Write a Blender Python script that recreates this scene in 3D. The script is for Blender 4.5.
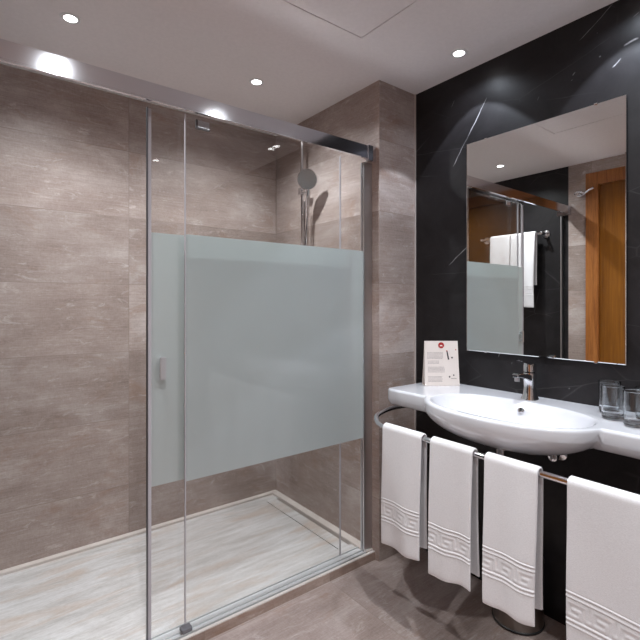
import bpy, bmesh, math, random
from mathutils import Vector, Matrix

for o in list(bpy.data.objects):
    bpy.data.objects.remove(o, do_unlink=True)
scene = bpy.context.scene
COL = scene.collection

# ---------------------------------------------------------------- camera
CAM_H = 1.30
YAW = math.atan(351 / 455)
cam_d = bpy.data.cameras.new('camera')
cam = bpy.data.objects.new('camera', cam_d)
COL.objects.link(cam)
cam.location = (0, 0, CAM_H)
cam.rotation_euler = (math.pi / 2, 0, -YAW)
cam_d.sensor_width = 36
cam_d.sensor_fit = 'HORIZONTAL'
cam_d.lens = 455 / 640 * 36
cam_d.shift_y = -17 / 640
cam_d.clip_start = 0.02
scene.camera = cam

# ---------------------------------------------------------------- world, exposure, light levels
w = bpy.data.worlds.new('world')
scene.world = w
w.use_nodes = True
w.node_tree.nodes['Background'].inputs[0].default_value = (0.5, 0.5, 0.52, 1)
w.node_tree.nodes['Background'].inputs[1].default_value = 0.0
scene.view_settings.view_transform = 'Standard'
scene.view_settings.look = 'None'
scene.view_settings.exposure = -0.10
scene.view_settings.gamma = 1.0
scene.view_settings.use_curve_mapping = False
scene.cycles.blur_glossy = 0.0
scene.cycles.sample_clamp_indirect = 40.0
LAMP_W = 12.8        # narrow beam of each downlight
LAMP_WIDE = 24.0      # soft wide part of the same downlight
LAMP_COL = (0.94, 0.975, 1.0)
WASH_COL = (0.80, 0.88, 1.0)

# ---------------------------------------------------------------- room dimensions
CEIL = 2.42
XB = 1.902           # black wall plane
XS = 1.63            # shower end wall plane
YP = 1.626           # front of the pilaster
YB = 2.60            # shower back wall
XL = -0.13           # wall with the door
YN = -1.15           # wall behind the camera

# ---------------------------------------------------------------- helpers
def bx(bm, x0, x1, y0, y1, z0, z1):
    vs = [bm.verts.new(p) for p in [(x0,y0,z0),(x1,y0,z0),(x1,y1,z0),(x0,y1,z0),(x0,y0,z1),(x1,y0,z1),(x1,y1,z1),(x0,y1,z1)]]
    for f in [(0,3,2,1),(4,5,6,7),(0,1,5,4),(1,2,6,5),(2,3,7,6),(3,0,4,7)]:
        bm.faces.new([vs[i] for i in f])
    return bm

def box(x0, x1, y0, y1, z0, z1, bevel=0.0, seg=2):
    bm = bmesh.new()
    bx(bm, x0, x1, y0, y1, z0, z1)
    if bevel:
        bmesh.ops.bevel(bm, geom=bm.edges[:], offset=bevel, segments=seg, profile=0.5, affect='EDGES')
    return bm

def tube(bm, pts, r, n=12, cap=True):
    pts = [Vector(p) for p in pts]
    rs = r if isinstance(r, (list, tuple)) else [r] * len(pts)
    t0 = (pts[1] - pts[0]).normalized()
    up = Vector((0, 0, 1)) if abs(t0.z) < 0.9 else Vector((1, 0, 0))
    nrm = t0.cross(up).normalized()
    rings = []
    for i, p in enumerate(pts):
        if i == 0: t = t0
        elif i == len(pts) - 1: t = (pts[-1] - pts[-2]).normalized()
        else: t = ((pts[i] - pts[i-1]).normalized() + (pts[i+1] - pts[i]).normalized()).normalized()
        nrm = (nrm - t * nrm.dot(t)).normalized()
        b = t.cross(nrm)
        rings.append([bm.verts.new(p + (nrm * math.cos(a) + b * math.sin(a)) * rs[i])
                      for a in [2 * math.pi * k / n for k in range(n)]])
    for a, b in zip(rings, rings[1:]):
        for k in range(n):
            bm.faces.new([a[k], a[(k+1) % n], b[(k+1) % n], b[k]])
    if cap:
        bm.faces.new(rings[0][::-1]); bm.faces.new(rings[-1])
    bmesh.ops.recalc_face_normals(bm, faces=bm.faces[:])
    return bm

def lathe(bm, prof, c, n=32, axis='Z', cap=True):
    """prof: list of (radius, height along axis); closed at the ends when radius is 0"""
    c = Vector(c)
    A = {'Z': (Vector((1,0,0)), Vector((0,1,0)), Vector((0,0,1))),
         'X': (Vector((0,1,0)), Vector((0,0,1)), Vector((1,0,0))),
         'Y': (Vector((1,0,0)), Vector((0,0,1)), Vector((0,1,0)))}[axis] if isinstance(axis, str) else axis
    rings = []
    for r, h in prof:
        if r < 1e-6:
            rings.append([bm.verts.new(c + A[2] * h)])
        else:
            rings.append([bm.verts.new(c + A[0] * (r * math.cos(2*math.pi*k/n)) + A[1] * (r * math.sin(2*math.pi*k/n)) + A[2] * h) for k in range(n)])
    for a, b in zip(rings, rings[1:]):
        for k in range(n):
            k2 = (k + 1) % n
            if len(a) == 1 and len(b) == 1: continue
            if len(a) == 1: bm.faces.new([a[0], b[k], b[k2]])
            elif len(b) == 1: bm.faces.new([a[k], a[k2], b[0]])
            else: bm.faces.new([a[k], a[k2], b[k2], b[k]])
    if cap:
        for rg in (rings[0], rings[-1]):
            if len(rg) > 1: bm.faces.new(rg)
    bmesh.ops.recalc_face_normals(bm, faces=bm.faces[:])
    return bm

ORIGIN = {}
def obj(name, bm, mat, parent=None, smooth=False, kind=None):
    me = bpy.data.meshes.new(name)
    off = ORIGIN.get(parent.name, Vector((0,0,0))) if parent else Vector((0,0,0))
    if off.length: bmesh.ops.translate(bm, verts=bm.verts[:], vec=-off)
    bm.to_mesh(me); bm.free()
    o = bpy.data.objects.new(name, me)
    COL.objects.link(o)
    mats = mat if isinstance(mat, (list, tuple)) else [mat]
    for m in mats: me.materials.append(m)
    if smooth:
        me.polygons.foreach_set('use_smooth', [True] * len(me.polygons))
        try:
            me.set_sharp_from_angle(angle=math.radians(38))
        except Exception:
            pass
    if parent:
        o.parent = parent
        ORIGIN[o.name] = off.copy()
    if kind: o['kind'] = kind
    return o

def thing(name, label, cat, loc=(0,0,0), group=None):
    o = bpy.data.objects.new(name, None)
    COL.objects.link(o)
    o.location = loc
    o.empty_display_size = 0.05
    o['label'] = label; o['category'] = cat
    if group: o['group'] = group
    ORIGIN[o.name] = Vector(loc)
    return o

def tag(o, label, cat, group=None):
    o['label'] = label; o['category'] = cat
    if group: o['group'] = group
    return o

def copy_tree(o, parent=None):
    c = o.copy(); COL.objects.link(c)
    if parent: c.parent = parent
    for ch in o.children: copy_tree(ch, c)
    return c

# ---------------------------------------------------------------- materials
def new_mat(name):
    m = bpy.data.materials.new(name); m.use_nodes = True
    return m, m.node_tree, m.node_tree.nodes['Principled BSDF']

def srgb(r, g, b):
    f = lambda c: (c/255/12.92) if c/255 <= 0.04045 else ((c/255 + 0.055)/1.055) ** 2.4
    return (f(r), f(g), f(b), 1)

def simple(name, col, rough=0.5, metal=0.0, **kw):
    m, nt, p = new_mat(name)
    p.inputs['Base Color'].default_value = col
    p.inputs['Roughness'].default_value = rough
    p.inputs['Metallic'].default_value = metal
    for k, v in kw.items(): p.inputs[k].default_value = v
    return m

def node(nt, t, **kw):
    n = nt.nodes.new(t)
    for k, v in kw.items(): setattr(n, k, v)
    return n

def noise(nt, vec, scale, detail=4, rough=0.55, dist=0.0):
    n = node(nt, 'ShaderNodeTexNoise')
    n.inputs['Scale'].default_value = scale
    n.inputs['Detail'].default_value = detail
    n.inputs['Roughness'].default_value = rough
    n.inputs['Distortion'].default_value = dist
    nt.links.new(vec, n.inputs['Vector'])
    return n.outputs['Fac']

def ramp(nt, fac, stops):
    r = node(nt, 'ShaderNodeValToRGB')
    els = r.color_ramp.elements
    while len(els) < len(stops): els.new(0.5)
    for e, (p, c) in zip(els, stops):
        e.position = p
        e.color = c if isinstance(c, tuple) else (c, c, c, 1)
    nt.links.new(fac, r.inputs['Fac'])
    return r.outputs['Color']

def mix(nt, fac, a, b, mode='MIX'):
    n = node(nt, 'ShaderNodeMix', data_type='RGBA', blend_type=mode)
    for sock, v in ((n.inputs[0], fac), (n.inputs[6], a), (n.inputs[7], b)):
        if hasattr(v, 'is_linked') or hasattr(v, 'links'): nt.links.new(v, sock)
        else: sock.default_value = v
    return n.outputs[2]

def remap(nt, scale=(1,1,1), order='xyz', offset=(0,0,0)):
    """object coordinates with axes reordered, then offset and scaled"""
    tc = node(nt, 'ShaderNodeTexCoord')
    sp = node(nt, 'ShaderNodeSeparateXYZ'); nt.links.new(tc.outputs['Object'], sp.inputs[0])
    cb = node(nt, 'ShaderNodeCombineXYZ')
    for i, ch in enumerate(order):
        if ch in 'xyz': nt.links.new(sp.outputs['xyz'.index(ch)], cb.inputs[i])
    mp = node(nt, 'ShaderNodeMapping')
    mp.inputs['Location'].default_value = offset
    mp.inputs['Scale'].default_value = scale
    nt.links.new(cb.outputs[0], mp.inputs['Vector'])
    return mp.outputs[0], cb.outputs[0]

def bump(nt, p, h, strength=0.1, dist=0.01):
    b = node(nt, 'ShaderNodeBump')
    b.inputs['Strength'].default_value = strength
    b.inputs['Distance'].default_value = dist
    nt.links.new(h, b.inputs['Height'])
    nt.links.new(b.outputs[0], p.inputs['Normal'])

def scaled(nt, vec, s):
    mp = node(nt, 'ShaderNodeMapping'); mp.inputs['Scale'].default_value = s
    nt.links.new(vec, mp.inputs['Vector']); return mp.outputs[0]

def tile_mat(name, order, u0, v0, uw, vh, rough=0.42, grout=0.0016, tint=(1,1,1), seed=0.0, stretch=(1.2, 9, 1)):
    """cement-look porcelain tile: brushed lengthwise streaks, clouds and rusty patches, fine joints"""
    m, nt, p = new_mat(name)
    _, raw = remap(nt, order=order)
    mp = node(nt, 'ShaderNodeMapping'); mp.inputs['Location'].default_value = (-u0, -v0, 0)
    nt.links.new(raw, mp.inputs['Vector'])
    bk = node(nt, 'ShaderNodeTexBrick', offset=0.0, squash=1.0)
    bk.inputs['Scale'].default_value = 1.0
    bk.inputs['Brick Width'].default_value = uw
    bk.inputs['Row Height'].default_value = vh
    bk.inputs['Mortar Size'].default_value = grout
    bk.inputs['Mortar Smooth'].default_value = 0.3
    bk.inputs['Color1'].default_value = (0, 0, 0, 1)
    bk.inputs['Color2'].default_value = (1, 1, 1, 1)
    bk.inputs['Mortar'].default_value = (0.5, 0.5, 0.5, 1)
    nt.links.new(mp.outputs[0], bk.inputs['Vector'])
    # each tile shifts its own pattern
    sh = node(nt, 'ShaderNodeVectorMath', operation='SCALE'); sh.inputs['Scale'].default_value = 7.3
    nt.links.new(bk.outputs['Color'], sh.inputs[0])
    ad = node(nt, 'ShaderNodeVectorMath', operation='ADD'); nt.links.new(raw, ad.inputs[0]); nt.links.new(sh.outputs[0], ad.inputs[1])
    ad2 = node(nt, 'ShaderNodeVectorMath', operation='ADD'); nt.links.new(ad.outputs[0], ad2.inputs[0]); ad2.inputs[1].default_value = (seed, seed*0.7, 0)
    v = ad2.outputs[0]
    cloud = noise(nt, scaled(nt, v, (1, 1.8, 1)), 2.6, 7, 0.62, 0.4)
    streak = noise(nt, scaled(nt, v, (3.0, 60, 1)), 2.2, 5, 0.7)
    fine = noise(nt, scaled(nt, v, (18, 60, 1)), 4.0, 4, 0.7)
    weave = noise(nt, scaled(nt, v, (60, 14, 1)), 3.0, 3, 0.7)
    patch = noise(nt, scaled(nt, v, (0.9, 1.6, 1)), 3.1, 5, 0.7, 1.2)
    t = lambda r, g, b: tuple(a*k for a, k in zip(srgb(r, g, b)[:3], tint)) + (1,)
    base = ramp(nt, cloud, [(0.26, t(114, 96, 88)), (0.45, t(146, 129, 121)), (0.56, t(165, 151, 145)), (0.72, t(196, 188, 185))])
    c = mix(nt, 0.30, base, ramp(nt, streak, [(0.3, t(116, 98, 90)), (0.7, t(196, 184, 178))]))
    c = mix(nt, 0.14, c, ramp(nt, fine, [(0.3, t(95, 80, 72)), (0.7, t(215, 208, 204))]))
    c = mix(nt, 0.08, c, ramp(nt, weave, [(0.3, t(95, 80, 72)), (0.7, t(215, 208, 204))]))
    pf = ramp(nt, patch, [(0.56, 0.0), (0.72, 0.55)])
    c = mix(nt, pf, c, t(146, 118, 100))
    scuff = noise(nt, scaled(nt, v, (3.2, 9, 1)), 3.0, 8, 0.75, 0.8)
    c = mix(nt, ramp(nt, scuff, [(0.56, 0.0), (0.70, 0.6)]), c, t(208, 202, 200))
    var = ramp(nt, bk.outputs['Color'], [(0.0, (0.93, 0.905, 0.895, 1)), (1.0, (1.22, 1.20, 1.20, 1))])
    c = mix(nt, 1.0, c, var, 'MULTIPLY')
    gf = node(nt, 'ShaderNodeMath', operation='MULTIPLY'); nt.links.new(bk.outputs['Fac'], gf.inputs[0]); gf.inputs[1].default_value = 0.6
    c = mix(nt, gf.outputs[0], c, t(128, 114, 106))
    nt.links.new(c, p.inputs['Base Color'])
    p.inputs['Roughness'].default_value = rough
    p.inputs['Specular IOR Level'].default_value = 0.4
    inv = node(nt, 'ShaderNodeMath', operation='MULTIPLY_ADD'); nt.links.new(bk.outputs['Fac'], inv.inputs[0])
    inv.inputs[1].default_value = -1.0
    nt.links.new(streak, inv.inputs[2])
    bump(nt, p, inv.outputs[0], 0.12, 0.004)
    return m

RH = 0.3625
M = {}
M['tile_back'] = tile_mat('cement_tile_back', 'xz', 0.69, 0.313, 1.09, RH)
M['tile_side'] = tile_mat('cement_tile_side', 'yz', 1.50, 0.313, 1.09, RH, seed=3.1)
M['tile_front'] = tile_mat('cement_tile_front', 'xz', 1.0, 0.313, 1.09, RH, seed=5.7)
M['tile_floor'] = tile_mat('cement_tile_floor', 'xy', 1.335, 1.645, 0.62, 1.2, seed=9.0, rough=0.5, tint=(1.02, 1.02, 1.04))
M['tile_kerb'] = tile_mat('cement_tile_kerb', 'xz', 1.335, -0.2, 0.62, 0.6, seed=2.2, tint=(1.0, 0.93, 0.88))

VEINS = [
    (1.198, 2.255, 1.527, 1.774, 0.0033, 0.83),
    (1.299, 1.574, 1.594, 1.343, 0.0027, 0.6),
    (0.59, 2.249, 0.811, 2.216, 0.0045, 1),
    (0.811, 2.216, 0.905, 2.125, 0.003, 0.68),
    (0.647, 2.205, 0.811, 2.085, 0.0033, 0.75),
    (0.72, 2.244, 0.713, 2.154, 0.0045, 0.9),
    (0.727, 2.331, 0.72, 2.263, 0.003, 0.6),
    (0.67, 2.419, 0.993, 2.191, 0.0021, 0.52),
    (0.826, 2.19, 0.807, 2.135, 0.0045, 0.75),
    (0.826, 0.961, 0.896, 0.893, 0.0037, 0.9),
    (0.59, 1.032, 0.621, 1.006, 0.003, 0.75),
    (1.132, 1.078, 1.187, 0.921, 0.0027, 0.45),
    (1.075, 1.039, 1.113, 0.932, 0.0024, 0.38),
    (1.373, 2.303, 1.464, 2.131, 0.0021, 0.38),
    (0.59, 2.349, 0.72, 2.256, 0.0024, 0.45),
    (0.95, 2.175, 1.016, 2.047, 0.0018, 0.3),
]
def marble_black():
    """near-black stone; each white hairline is a straight course with a slight wobble (y, z ends in metres)"""
    m, nt, p = new_mat('black_marble')
    v, raw = remap(nt, order='yzx')
    nz = node(nt, 'ShaderNodeTexNoise'); nz.inputs['Scale'].default_value = 5.0; nz.inputs['Detail'].default_value = 5
    nt.links.new(raw, nz.inputs['Vector'])
    ce = node(nt, 'ShaderNodeVectorMath', operation='SUBTRACT'); nt.links.new(nz.outputs['Color'], ce.inputs[0]); ce.inputs[1].default_value = (0.5, 0.5, 0.5)
    sc2 = node(nt, 'ShaderNodeVectorMath', operation='SCALE'); sc2.inputs['Scale'].default_value = 0.035
    nt.links.new(ce.outputs[0], sc2.inputs[0])
    add = node(nt, 'ShaderNodeVectorMath', operation='ADD'); nt.links.new(raw, add.inputs[0]); nt.links.new(sc2.outputs[0], add.inputs[1])
    sp = node(nt, 'ShaderNodeSeparateXYZ'); nt.links.new(add.outputs[0], sp.inputs[0])
    def mth(op, a, b=None, c=None):
        n = node(nt, 'ShaderNodeMath', operation=op)
        for k, q in enumerate((a, b, c)):
            if q is None: continue
            if hasattr(q, 'links'): nt.links.new(q, n.inputs[k])
            else: n.inputs[k].default_value = q
        return n.outputs[0]
    total = None
    for (ya, za, yb, zb, wd, st) in VEINS:
        L = math.hypot(yb-ya, zb-za); dy, dz = (yb-ya)/L, (zb-za)/L
        along = mth('ADD', mth('MULTIPLY', sp.outputs[0], dy/L), mth('MULTIPLY_ADD', sp.outputs[1], dz/L, -(ya*dy+za*dz)/L))
        across = mth('ABSOLUTE', mth('ADD', mth('MULTIPLY', sp.outputs[0], -dz), mth('MULTIPLY_ADD', sp.outputs[1], dy, ya*dz-za*dy)))
        line = mth('MULTIPLY', mth('SUBTRACT', 1.0, mth('MINIMUM', mth('DIVIDE', across, wd), 1.0)), st)
        t = mth('MULTIPLY', mth('SUBTRACT', L/2, mth('ABSOLUTE', mth('SUBTRACT', along, L/2))), 22.0)
        end = mth('MINIMUM', mth('MAXIMUM', t, 0.0), 1.0)
        line = mth('MULTIPLY', line, end)
        total = line if total is None else mth('MAXIMUM', total, line)
    brk = ramp(nt, noise(nt, raw, 14, 4, 0.7), [(0.36, 0.25), (0.58, 1.0)])
    tot = mix(nt, 1.0, total, brk, 'MULTIPLY')
    # faint hairline web
    vo = node(nt, 'ShaderNodeTexVoronoi', feature='DISTANCE_TO_EDGE'); vo.inputs['Scale'].default_value = 2.1
    mp = node(nt, 'ShaderNodeMapping'); mp.inputs['Rotation'].default_value = (0, 0, 0.9); mp.inputs['Scale'].default_value = (1, 2.6, 1)
    nt.links.new(add.outputs[0], mp.inputs['Vector']); nt.links.new(mp.outputs[0], vo.inputs['Vector'])
    web = mix(nt, 1.0, ramp(nt, vo.outputs['Distance'], [(0.0, 0.08), (0.010, 0.0)]), ramp(nt, noise(nt, raw, 2.3, 3, 0.6), [(0.5, 0.0), (0.62, 1.0)]), 'MULTIPLY')
    s2 = mix(nt, 1.0, tot, web, 'LIGHTEN')
    cloud = ramp(nt, noise(nt, raw, 6, 7, 0.7, 0.8), [(0.3, srgb(25, 23, 24)), (0.7, srgb(41, 39, 41))])
    col = mix(nt, s2, cloud, srgb(186, 184, 188))
    nt.links.new(col, p.inputs['Base Color'])
    p.inputs['Roughness'].default_value = 0.42
    p.inputs['Specular IOR Level'].default_value = 0.28
    return m
M['black'] = marble_black()

def travertine():
    m, nt, p = new_mat('white_travertine')
    v, raw = remap(nt, order='xyz')
    st = noise(nt, scaled(nt, raw, (1.3, 9, 1)), 2.0, 8, 0.62, 0.5)
    st2 = noise(nt, scaled(nt, raw, (2.5, 22, 1)), 2.3, 6, 0.7, 0.3)
    warm = noise(nt, scaled(nt, raw, (0.9, 5, 1)), 2.2, 5, 0.65, 0.7)
    grain = noise(nt, scaled(nt, raw, (10, 30, 1)), 6, 3, 0.7)
    c = ramp(nt, st, [(0.3, srgb(176, 172, 168)), (0.48, srgb(216, 213, 211)), (0.66, srgb(236, 236, 237))])
    c = mix(nt, 0.35, c, ramp(nt, st2, [(0.32, srgb(170, 164, 152)), (0.6, srgb(240, 238, 236))]))
    c = mix(nt, ramp(nt, warm, [(0.50, 0.0), (0.64, 0.75)]), c, srgb(206, 186, 170))
    c = mix(nt, 0.12, c, ramp(nt, grain, [(0.35, srgb(140, 134, 124)), (0.6, srgb(250, 250, 250))]))
    c = mix(nt, 1.0, c, (0.80, 0.80, 0.81, 1), 'MULTIPLY')
    nt.links.new(c, p.inputs['Base Color'])
    p.inputs['Roughness'].default_value = 0.35
    return m
M['travertine'] = travertine()

def ceiling_mat():
    m, nt, p = new_mat('ceiling_paint')
    v, raw = remap(nt, order='xyz')
    c = ramp(nt, noise(nt, raw, 60, 3, 0.6), [(0.3, srgb(228, 223, 223)), (0.7, srgb(233, 228, 228))])
    nt.links.new(c, p.inputs['Base Color']); p.inputs['Roughness'].default_value = 0.85
    p.inputs['Specular IOR Level'].default_value = 0.2
    return m
M['ceiling'] = ceiling_mat()

def oak():
    m, nt, p = new_mat('orange_oak')
    v, raw = remap(nt, order='yzx')
    g = noise(nt, scaled(nt, raw, (22, 1.2, 22)), 2.0, 8, 0.65, 0.6)
    f = noise(nt, scaled(nt, raw, (90, 5, 60)), 3.0, 4, 0.7)
    c = ramp(nt, g, [(0.3, srgb(118, 62, 22)), (0.5, srgb(160, 96, 44)), (0.7, srgb(184, 120, 64))])
    c = mix(nt, 0.2, c, ramp(nt, f, [(0.3, srgb(96, 48, 14)), (0.65, srgb(212, 146, 82))]))
    nt.links.new(c, p.inputs['Base Color']); p.inputs['Roughness'].default_value = 0.35
    return m
M['oak'] = oak()
def oak2():
    m, nt, p = new_mat('amber_oak_panel')
    v, raw = remap(nt, order='yzx')
    g = noise(nt, scaled(nt, raw, (26, 1.0, 22)), 2.4, 8, 0.65, 0.6)
    c = ramp(nt, g, [(0.3, srgb(116, 66, 12)), (0.7, srgb(150, 94, 26))])
    nt.links.new(c, p.inputs['Base Color']); p.inputs['Roughness'].default_value = 0.35
    return m
M['oak_panel'] = oak2()

M['chrome'] = simple('chrome', (0.80, 0.80, 0.82, 1), 0.07, 1.0)
M['rail'] = simple('polished_aluminium', (0.74, 0.75, 0.80, 1), 0.11, 1.0)
M['brushed'] = simple('brushed_steel', (0.68, 0.69, 0.72, 1), 0.42, 0.75)
M['satin'] = simple('satin_aluminium', (0.62, 0.62, 0.64, 1), 0.3, 1.0)
M['dark_metal'] = simple('dark_gunmetal', (0.12, 0.12, 0.13, 1), 0.35, 0.8)
M['brown_steel'] = simple('bin_steel', (0.30, 0.27, 0.25, 1), 0.28, 1.0)
M['black_plastic'] = simple('black_plastic', (0.015, 0.015, 0.016, 1), 0.4)
M['mirror'] = simple('mirror_silver', (0.86, 0.88, 0.87, 1), 0.0, 1.0)
M['ceramic'] = simple('white_ceramic', srgb(214, 215, 221), 0.10, **{'Coat Weight': 0.5, 'Coat Roughness': 0.04})
M['white_plastic'] = simple('white_plastic', srgb(225, 225, 226), 0.4)
M['seal'] = simple('clear_seal', (0.50, 0.48, 0.52, 1), 0.3)
M['grout'] = simple('shadow_gap', (0.06, 0.055, 0.05, 1), 0.9)
M['card'] = simple('card', srgb(226, 216, 210), 0.6)
M['ink'] = simple('grey_ink', srgb(138, 130, 132), 0.6)
M['dark_ink'] = simple('dark_ink', srgb(50, 42, 46), 0.6)
M['red_ink'] = simple('red_ink', srgb(170, 30, 28), 0.5)
M['white_ink'] = simple('white_ink', srgb(240, 235, 232), 0.5)

def glass_mat(name, tint, ior=1.45):
    """thin architectural glass: tinted straight-through light plus Fresnel reflection"""
    m = bpy.data.materials.new(name); m.use_nodes = True
    nt = m.node_tree; nt.nodes.clear()
    out = node(nt, 'ShaderNodeOutputMaterial')
    tr = node(nt, 'ShaderNodeBsdfTransparent'); tr.inputs[0].default_value = tint
    gl = node(nt, 'ShaderNodeBsdfGlossy'); gl.inputs['Roughness'].default_value = 0.0
    gl.inputs[0].default_value = (1, 1, 1, 1)
    fr = node(nt, 'ShaderNodeFresnel'); fr.inputs['IOR'].default_value = ior
    geo = node(nt, 'ShaderNodeNewGeometry')
    # same reflectance from either side of the thin pane
    inv = node(nt, 'ShaderNodeMath', operation='MULTIPLY_ADD')
    nt.links.new(geo.outputs['Backfacing'], inv.inputs[0])
    inv.inputs[1].default_value = (1/ior - ior); inv.inputs[2].default_value = ior
    nt.links.new(inv.outputs[0], fr.inputs['IOR'])
    nt.links.new(fr.outputs[0], (mx := node(nt, 'ShaderNodeMixShader')).inputs[0])
    nt.links.new(tr.outputs[0], mx.inputs[1]); nt.links.new(gl.outputs[0], mx.inputs[2])
    nt.links.new(mx.outputs[0], out.inputs[0])
    return m
M['glass'] = glass_mat('clear_glass', (0.991, 0.993, 0.992, 1))
M['thin_glass'] = glass_mat('thin_tumbler_glass', (0.93, 0.96, 0.98, 1), 1.5)
def tumbler_mat():
    m, nt, p = new_mat('tumbler_glass')
    p.inputs['Base Color'].default_value = (0.97, 0.99, 1, 1)
    p.inputs['Roughness'].default_value = 0.0
    p.inputs['Transmission Weight'].default_value = 1.0
    p.inputs['IOR'].default_value = 1.5
    return m
M['tumbler'] = tumbler_mat()

def frosted():
    m = bpy.data.materials.new('frosted_film'); m.use_nodes = True
    nt = m.node_tree; nt.nodes.clear()
    out = node(nt, 'ShaderNodeOutputMaterial')
    tl = node(nt, 'ShaderNodeBsdfTranslucent'); tl.inputs[0].default_value = (0.74, 0.82, 0.81, 1)
    df = node(nt, 'ShaderNodeBsdfDiffuse'); df.inputs[0].default_value = (0.60, 0.62, 0.63, 1)
    m1 = node(nt, 'ShaderNodeMixShader'); m1.inputs[0].default_value = 0.5
    nt.links.new(tl.outputs[0], m1.inputs[1]); nt.links.new(df.outputs[0], m1.inputs[2])
    gl = node(nt, 'ShaderNodeBsdfGlossy'); gl.inputs['Roughness'].default_value = 0.06
    m2 = node(nt, 'ShaderNodeMixShader'); m2.inputs[0].default_value = 0.04
    nt.links.new(m1.outputs[0], m2.inputs[1]); nt.links.new(gl.outputs[0], m2.inputs[2])
    nt.links.new(m2.outputs[0], out.inputs[0])
    return m
M['frosted'] = frosted()

def terry():
    m, nt, p = new_mat('white_terry_cotton')
    v, raw = remap(nt, order='xyz')
    n1 = noise(nt, raw, 420, 2, 0.6)
    n2 = noise(nt, scaled(nt, raw, (1, 1, 2.4)), 210, 3, 0.6)
    c = ramp(nt, n2, [(0.3, srgb(218, 216, 219)), (0.7, srgb(231, 230, 233))])
    nt.links.new(c, p.inputs['Base Color'])
    p.inputs['Roughness'].default_value = 0.95
    p.inputs['Specular IOR Level'].default_value = 0.1
    p.inputs['Sheen Weight'].default_value = 0.15
    ad = node(nt, 'ShaderNodeMath', operation='ADD'); nt.links.new(n1, ad.inputs[0]); nt.links.new(n2, ad.inputs[1])
    bump(nt, p, ad.outputs[0], 0.28, 0.0012)
    return m
M['terry'] = terry()

def emit(name, col, s):
    m = bpy.data.materials.new(name); m.use_nodes = True
    nt = m.node_tree; nt.nodes.clear()
    out = node(nt, 'ShaderNodeOutputMaterial'); e = node(nt, 'ShaderNodeEmission')
    e.inputs[0].default_value = col; e.inputs[1].default_value = s
    nt.links.new(e.outputs[0], out.inputs[0]); return m
M['lamp'] = emit('lamp_glow', (1.0, 0.97, 0.98, 1), 14.0)

# ---------------------------------------------------------------- structure
S = 'structure'
obj('floor', box(XL-0.1, XB+0.1, YN-0.1, YB+0.1, -0.1, 0.0), M['tile_floor'], kind=S)

# ceiling with a real square opening for the access panel
HX0, HX1, HY0, HY1 = 0.70, 1.315, 0.80, 1.417
bm = bmesh.new()
for a in [(XL-0.1, HX0, YN-0.1, YB+0.1), (HX1, XB+0.1, YN-0.1, YB+0.1), (HX0, HX1, YN-0.1, HY0), (HX0, HX1, HY1, YB+0.1)]:
    bx(bm, *a, CEIL, CEIL+0.1)
obj('ceiling', bm, M['ceiling'], kind=S)
g = 0.0035
hatch = obj('access_panel', box(HX0+g, HX1-g, HY0+g, HY1-g, CEIL, CEIL+0.03), M['ceiling'])
tag(hatch, 'square white access panel flush in the ceiling, outlined by a thin dark gap', 'ceiling panel')
obj('trim_1', box(HX0-0.02, HX1+0.02, HY0-0.02, HY1+0.02, CEIL+0.1001, CEIL+0.12), M['grout'], kind=S)

obj('wall_back', box(XL-0.1, XS, YB, YB+0.1, 0, CEIL), M['tile_back'], kind=S)
bm = bmesh.new(); bx(bm, XS, XB+0.1, YP, YB+0.1, 0, CEIL)
for f in bm.faces:
    f.normal_update()
    f.material_index = 1 if abs(f.normal.y) > 0.5 else 0
obj('wall_shower', bm, [M['tile_side'], M['tile_front']], kind=S)
obj('wall_right', box(XB, XB+0.1, YN-0.1, YP, 0, CEIL), M['black'], kind=S)
obj('trim_2', box(XB-0.009, XB-0.0005, YP-0.006, YP-0.0002, 0.0, CEIL-0.001), simple('pale_trim', srgb(196, 186, 180), 0.4), kind=S)
obj('wall_rear', box(XL-0.1, XB+0.1, YN-0.1, YN, 0, CEIL), M['tile_front'], kind=S)
YS = 1.672
obj('wall_left', box(XL-0.1, XL, YS, YB, 0, CEIL), M['black'], kind=S)
DY0, DY1, DZ = 0.62, 1.538, 2.325
bm = bmesh.new()
bx(bm, XL-0.1, XL, DY1, YS, 0, CEIL); bx(bm, XL-0.1, XL, DY0, DY1, DZ, CEIL); bx(bm, XL-0.1, XL, YN, DY0, 0, CEIL)
obj('wall_left_tiled', bm, M['tile_side'], kind=S)
dr = thing('door_1', 'orange oak door with an amber panel, seen in the wall mirror', 'door', (XL, 1.1, 0)); dr['kind'] = S
del dr['label']; del dr['category']
bm = bmesh.new()
bx(bm, XL-0.06, XL+0.014, DY1-0.09, DY1, 0, DZ); bx(bm, XL-0.06, XL+0.014, DY0, DY0+0.09, 0, DZ); bx(bm, XL-0.06, XL+0.014, DY0+0.09, DY1-0.09, DZ-0.10, DZ)
bmesh.ops.bevel(bm, geom=bm.edges[:], offset=0.003, segments=2, affect='EDGES')
obj('door_frame', bm, M['oak'], dr)
obj('door_leaf', box(XL-0.055, XL-0.012, DY0+0.092, DY1-0.092, 0.006, DZ-0.102, 0.002), M['oak_panel'], dr)
bm = bmesh.new(); lathe(bm, [(0.026,0),(0.026,0.008),(0.010,0.010),(0.010,0.045)], (XL-0.012, DY0+0.15, 1.05), 20, 'X')
tube(bm, [(XL+0.028, DY0+0.15, 1.05), (XL+0.028, DY0+0.26, 1.05)], 0.009)
obj('door_handle', bm, M['chrome'], dr, smooth=True)

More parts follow.
